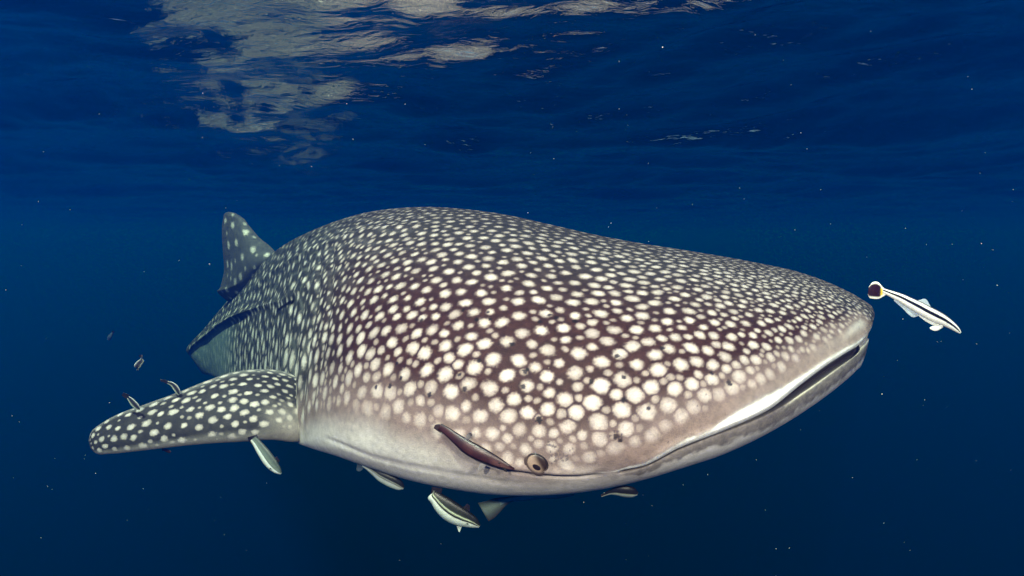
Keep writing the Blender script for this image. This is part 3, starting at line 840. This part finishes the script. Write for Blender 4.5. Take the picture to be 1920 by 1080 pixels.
# stout remora below the belly
D1 = 1.98
fish("remora", [(899, 987), (892, 982), (878, 975), (862, 968), (846, 959), (832, 948), (820, 936), (812, 926), (812, 920)], [3, 9, 14.5, 18.5, 20, 18.5, 14, 9, 6], D1, .8, olive,
     "stout olive backed remora with white belly and raised dark dorsal fin below the throat", "remora", GR,
     fins=(("tail_fin", [(806, 934, 824, 932), (808, 922, 828, 924), (810, 912, 830, 916)], dark, .003),
           ("dorsal_fin", [(864, 956, 881, 962), (870, 950, 881, 956), (876, 944, 881, 948)], dark, .002),
           ("pelvic_fin", [(856, 986, 866, 988), (858, 992, 864, 993), (860, 997, 862, 998)], const((170, 180, 170)), .002)),
     eye=(876, 982, D1 - .024, .003))
# pale one under the pectoral fin
pale = stack([(0, (44, 54, 50)), (.3, (74, 84, 78)), (.6, (112, 124, 114)), (.66, (60, 66, 70)), (.70, (220, 226, 220)), (1, (190, 200, 190))])
fish("remora", [(527, 888), (523, 884), (515, 876), (505, 864), (496, 851), (488, 840), (480, 829), (474, 822)], [2, 6, 10, 12, 11.5, 10, 8, 7], 2.35, .8, pale,
     "pale grey green remora hanging nose down below the rear edge of the pectoral fin", "remora", GR,
     fins=(("tail_fin", [(470, 832, 487, 828), (466, 826, 484, 822), (464, 820, 482, 815)], dark, .003),
           ("dorsal_fin", [(515, 858, 522, 868), (519, 856, 525, 864)], dark, .002)),
     eye=(507, 879, 2.325, .003))
# one tucked half under the belly
fish("remora", [(757, 915), (752, 912), (742, 906), (728, 899), (714, 892), (702, 884), (690, 877), (680, 871)], [3, 8, 11.5, 12, 10.5, 8, 5, 3.5], 2.22, .8,
     stack([(0, (30, 30, 26)), (.42, (44, 44, 38)), (.50, (30, 30, 28)), (.56, (190, 196, 180)), (.62, (30, 30, 30)), (.68, (200, 205, 198)), (1, (160, 180, 172))]),
     "striped remora half tucked under the middle of the shark's belly", "remora", GR,
     fins=(("tail_fin", [(684, 870, 680, 880), (676, 868, 674, 884), (670, 868, 668, 882)], const((60, 74, 84)), .002),))
# only the tail of another
fish("remora", [(1075, 915), (1040, 920), (1010, 924), (990, 933), (966, 935), (948, 938), (936, 942)], [14, 16, 12, 6, 4.5, 4.5, 7], 2.12, .7,
     stack([(0, (70, 84, 70)), (.5, (130, 150, 140)), (1, (110, 130, 130))]),
     "remora hidden by the shark's throat, only its broad grey tail showing below", "remora", GR,
     fins=(("tail_fin", [(985, 928, 987, 935), (963, 930, 966, 939), (945, 932, 950, 947), (928, 934, 938, 960), (910, 940, 926, 972), (896, 943, 916, 978)], stack([(0, (44, 50, 44)), (.4, (104, 118, 112)), (.8, (54, 60, 60)), (1, (34, 30, 30))]), .002),))
# dark one under the jaw
fish("remora", [(1196, 926), (1190, 924), (1180, 922), (1168, 921), (1155, 921), (1144, 923), (1134, 927), (1127, 930)], [3, 8, 11, 11, 8, 5, 3, 2.5], 2.05, .8,
     stack([(0, (28, 26, 24)), (.68, (40, 36, 32)), (.76, (190, 196, 170)), (.86, (170, 180, 176)), (1, (90, 110, 104))]),
     "dark remora clinging under the shark's jaw with a pale stripe along its lower edge", "remora", GR)
# little striped pilot fish near the pectoral fin
def small_fish(pts, hh, D, label, group, colf, tail):
    return fish("small_fish", pts, hh, D, .8, colf, label, "fish", group, fins=(("tail_fin", tail, const((24, 22, 26)), .0015),), nu=40, nv=20)
pil = stack([(0, (190, 196, 190)), (.2, (50, 50, 56)), (.5, (26, 24, 30)), (.75, (60, 64, 64)), (.9, (190, 200, 180)), (1, (130, 160, 140))])
GS = "small dark fish by the pectoral fin"
small_fish([(262, 768), (256, 762), (250, 756), (244, 749), (240, 745)], [2, 5.5, 6, 4.5, 3], 2.42, "small dark fish against the pectoral fin's leading edge, nearest the tip", GS, pil, [(243, 741, 238, 748), (237, 738, 232, 745), (231, 736, 228, 741)])
small_fish([(336, 740), (334, 735), (329, 727), (322, 720), (314, 717)], [2, 4.5, 5.5, 4, 2.5], 2.50, "small dark fish curled against the middle of the pectoral fin's leading edge", GS, pil, [(316, 714, 312, 720), (308, 712, 307, 717), (300, 711, 302, 716)])
small_fish([(258, 694), (257, 688), (261, 681), (266, 675), (265, 668)], [3, 5.5, 5.5, 4, 2.5], 2.5, "tiny curled black and white fish in open water above the pectoral fin", None, pil, [(262, 670, 268, 670), (260, 666, 267, 665)])
small_fish([(203, 638), (205, 633), (208, 628), (211, 624)], [2, 4, 3, 2], 5.5, "faint dark blue fish far off in the haze left of the shark", None, const((60, 70, 90)), [(209, 625, 213, 626), (210, 620, 215, 621)])
small_fish([(320, 848), (316, 846), (311, 844), (307, 843)], [2, 3, 3, 2], 2.5, "tiny dark fish peeping out under the pectoral fin's lower edge", None, const((50, 30, 30)), [(308, 841, 308, 845), (304, 840, 304, 846)])
mi, mj = at_skin(1400, 783); MD = PD[mi, mj]
small_fish([(1418, 778), (1413, 779), (1406, 780), (1398, 779), (1392, 778)], [1.5, 3.5, 5, 4, 2], MD - .03, "tiny black fish pressed to the white upper lip of the shark's mouth", None, const((16, 12, 10)), [(1396, 775, 1393, 780), (1388, 775, 1387, 780)])

# ================================================================== drifting plankton
def plankton():
    rs = np.random.RandomState(77)
    ico = np.array([(1, 0, 0), (-1, 0, 0), (0, 1, 0), (0, -1, 0), (0, 0, 1), (0, 0, -1)], float)
    tri = np.array([(0, 2, 4), (2, 1, 4), (1, 3, 4), (3, 0, 4), (2, 0, 5), (1, 2, 5), (3, 1, 5), (0, 3, 5)])
    V_, T_ = [], []
    n = 240
    for k in range(n):
        y = 0.7 + 3.3 * rs.rand() ** .7
        p = np.array([rs.uniform(-1.1, 1.1) * y, y, -0.05 - rs.rand() * (DEPTH + .65 * y)])
        r_ = y * rs.uniform(.00030, .00075) * (1.7 if rs.rand() < .10 else 1)
        V_.append(ico * r_ * rs.uniform(.6, 1.3, (6, 1)) + p); T_.append(tri + 6 * k)
    m = plain("plankton", (.75, .75, .72), .8, .1)
    o = mesh_obj("plankton", np.concatenate(V_), np.zeros((0, 4), int), m, tris=np.concatenate(T_))
    tag(o, "pale specks of plankton drifting through the blue water", kind="stuff")
plankton()
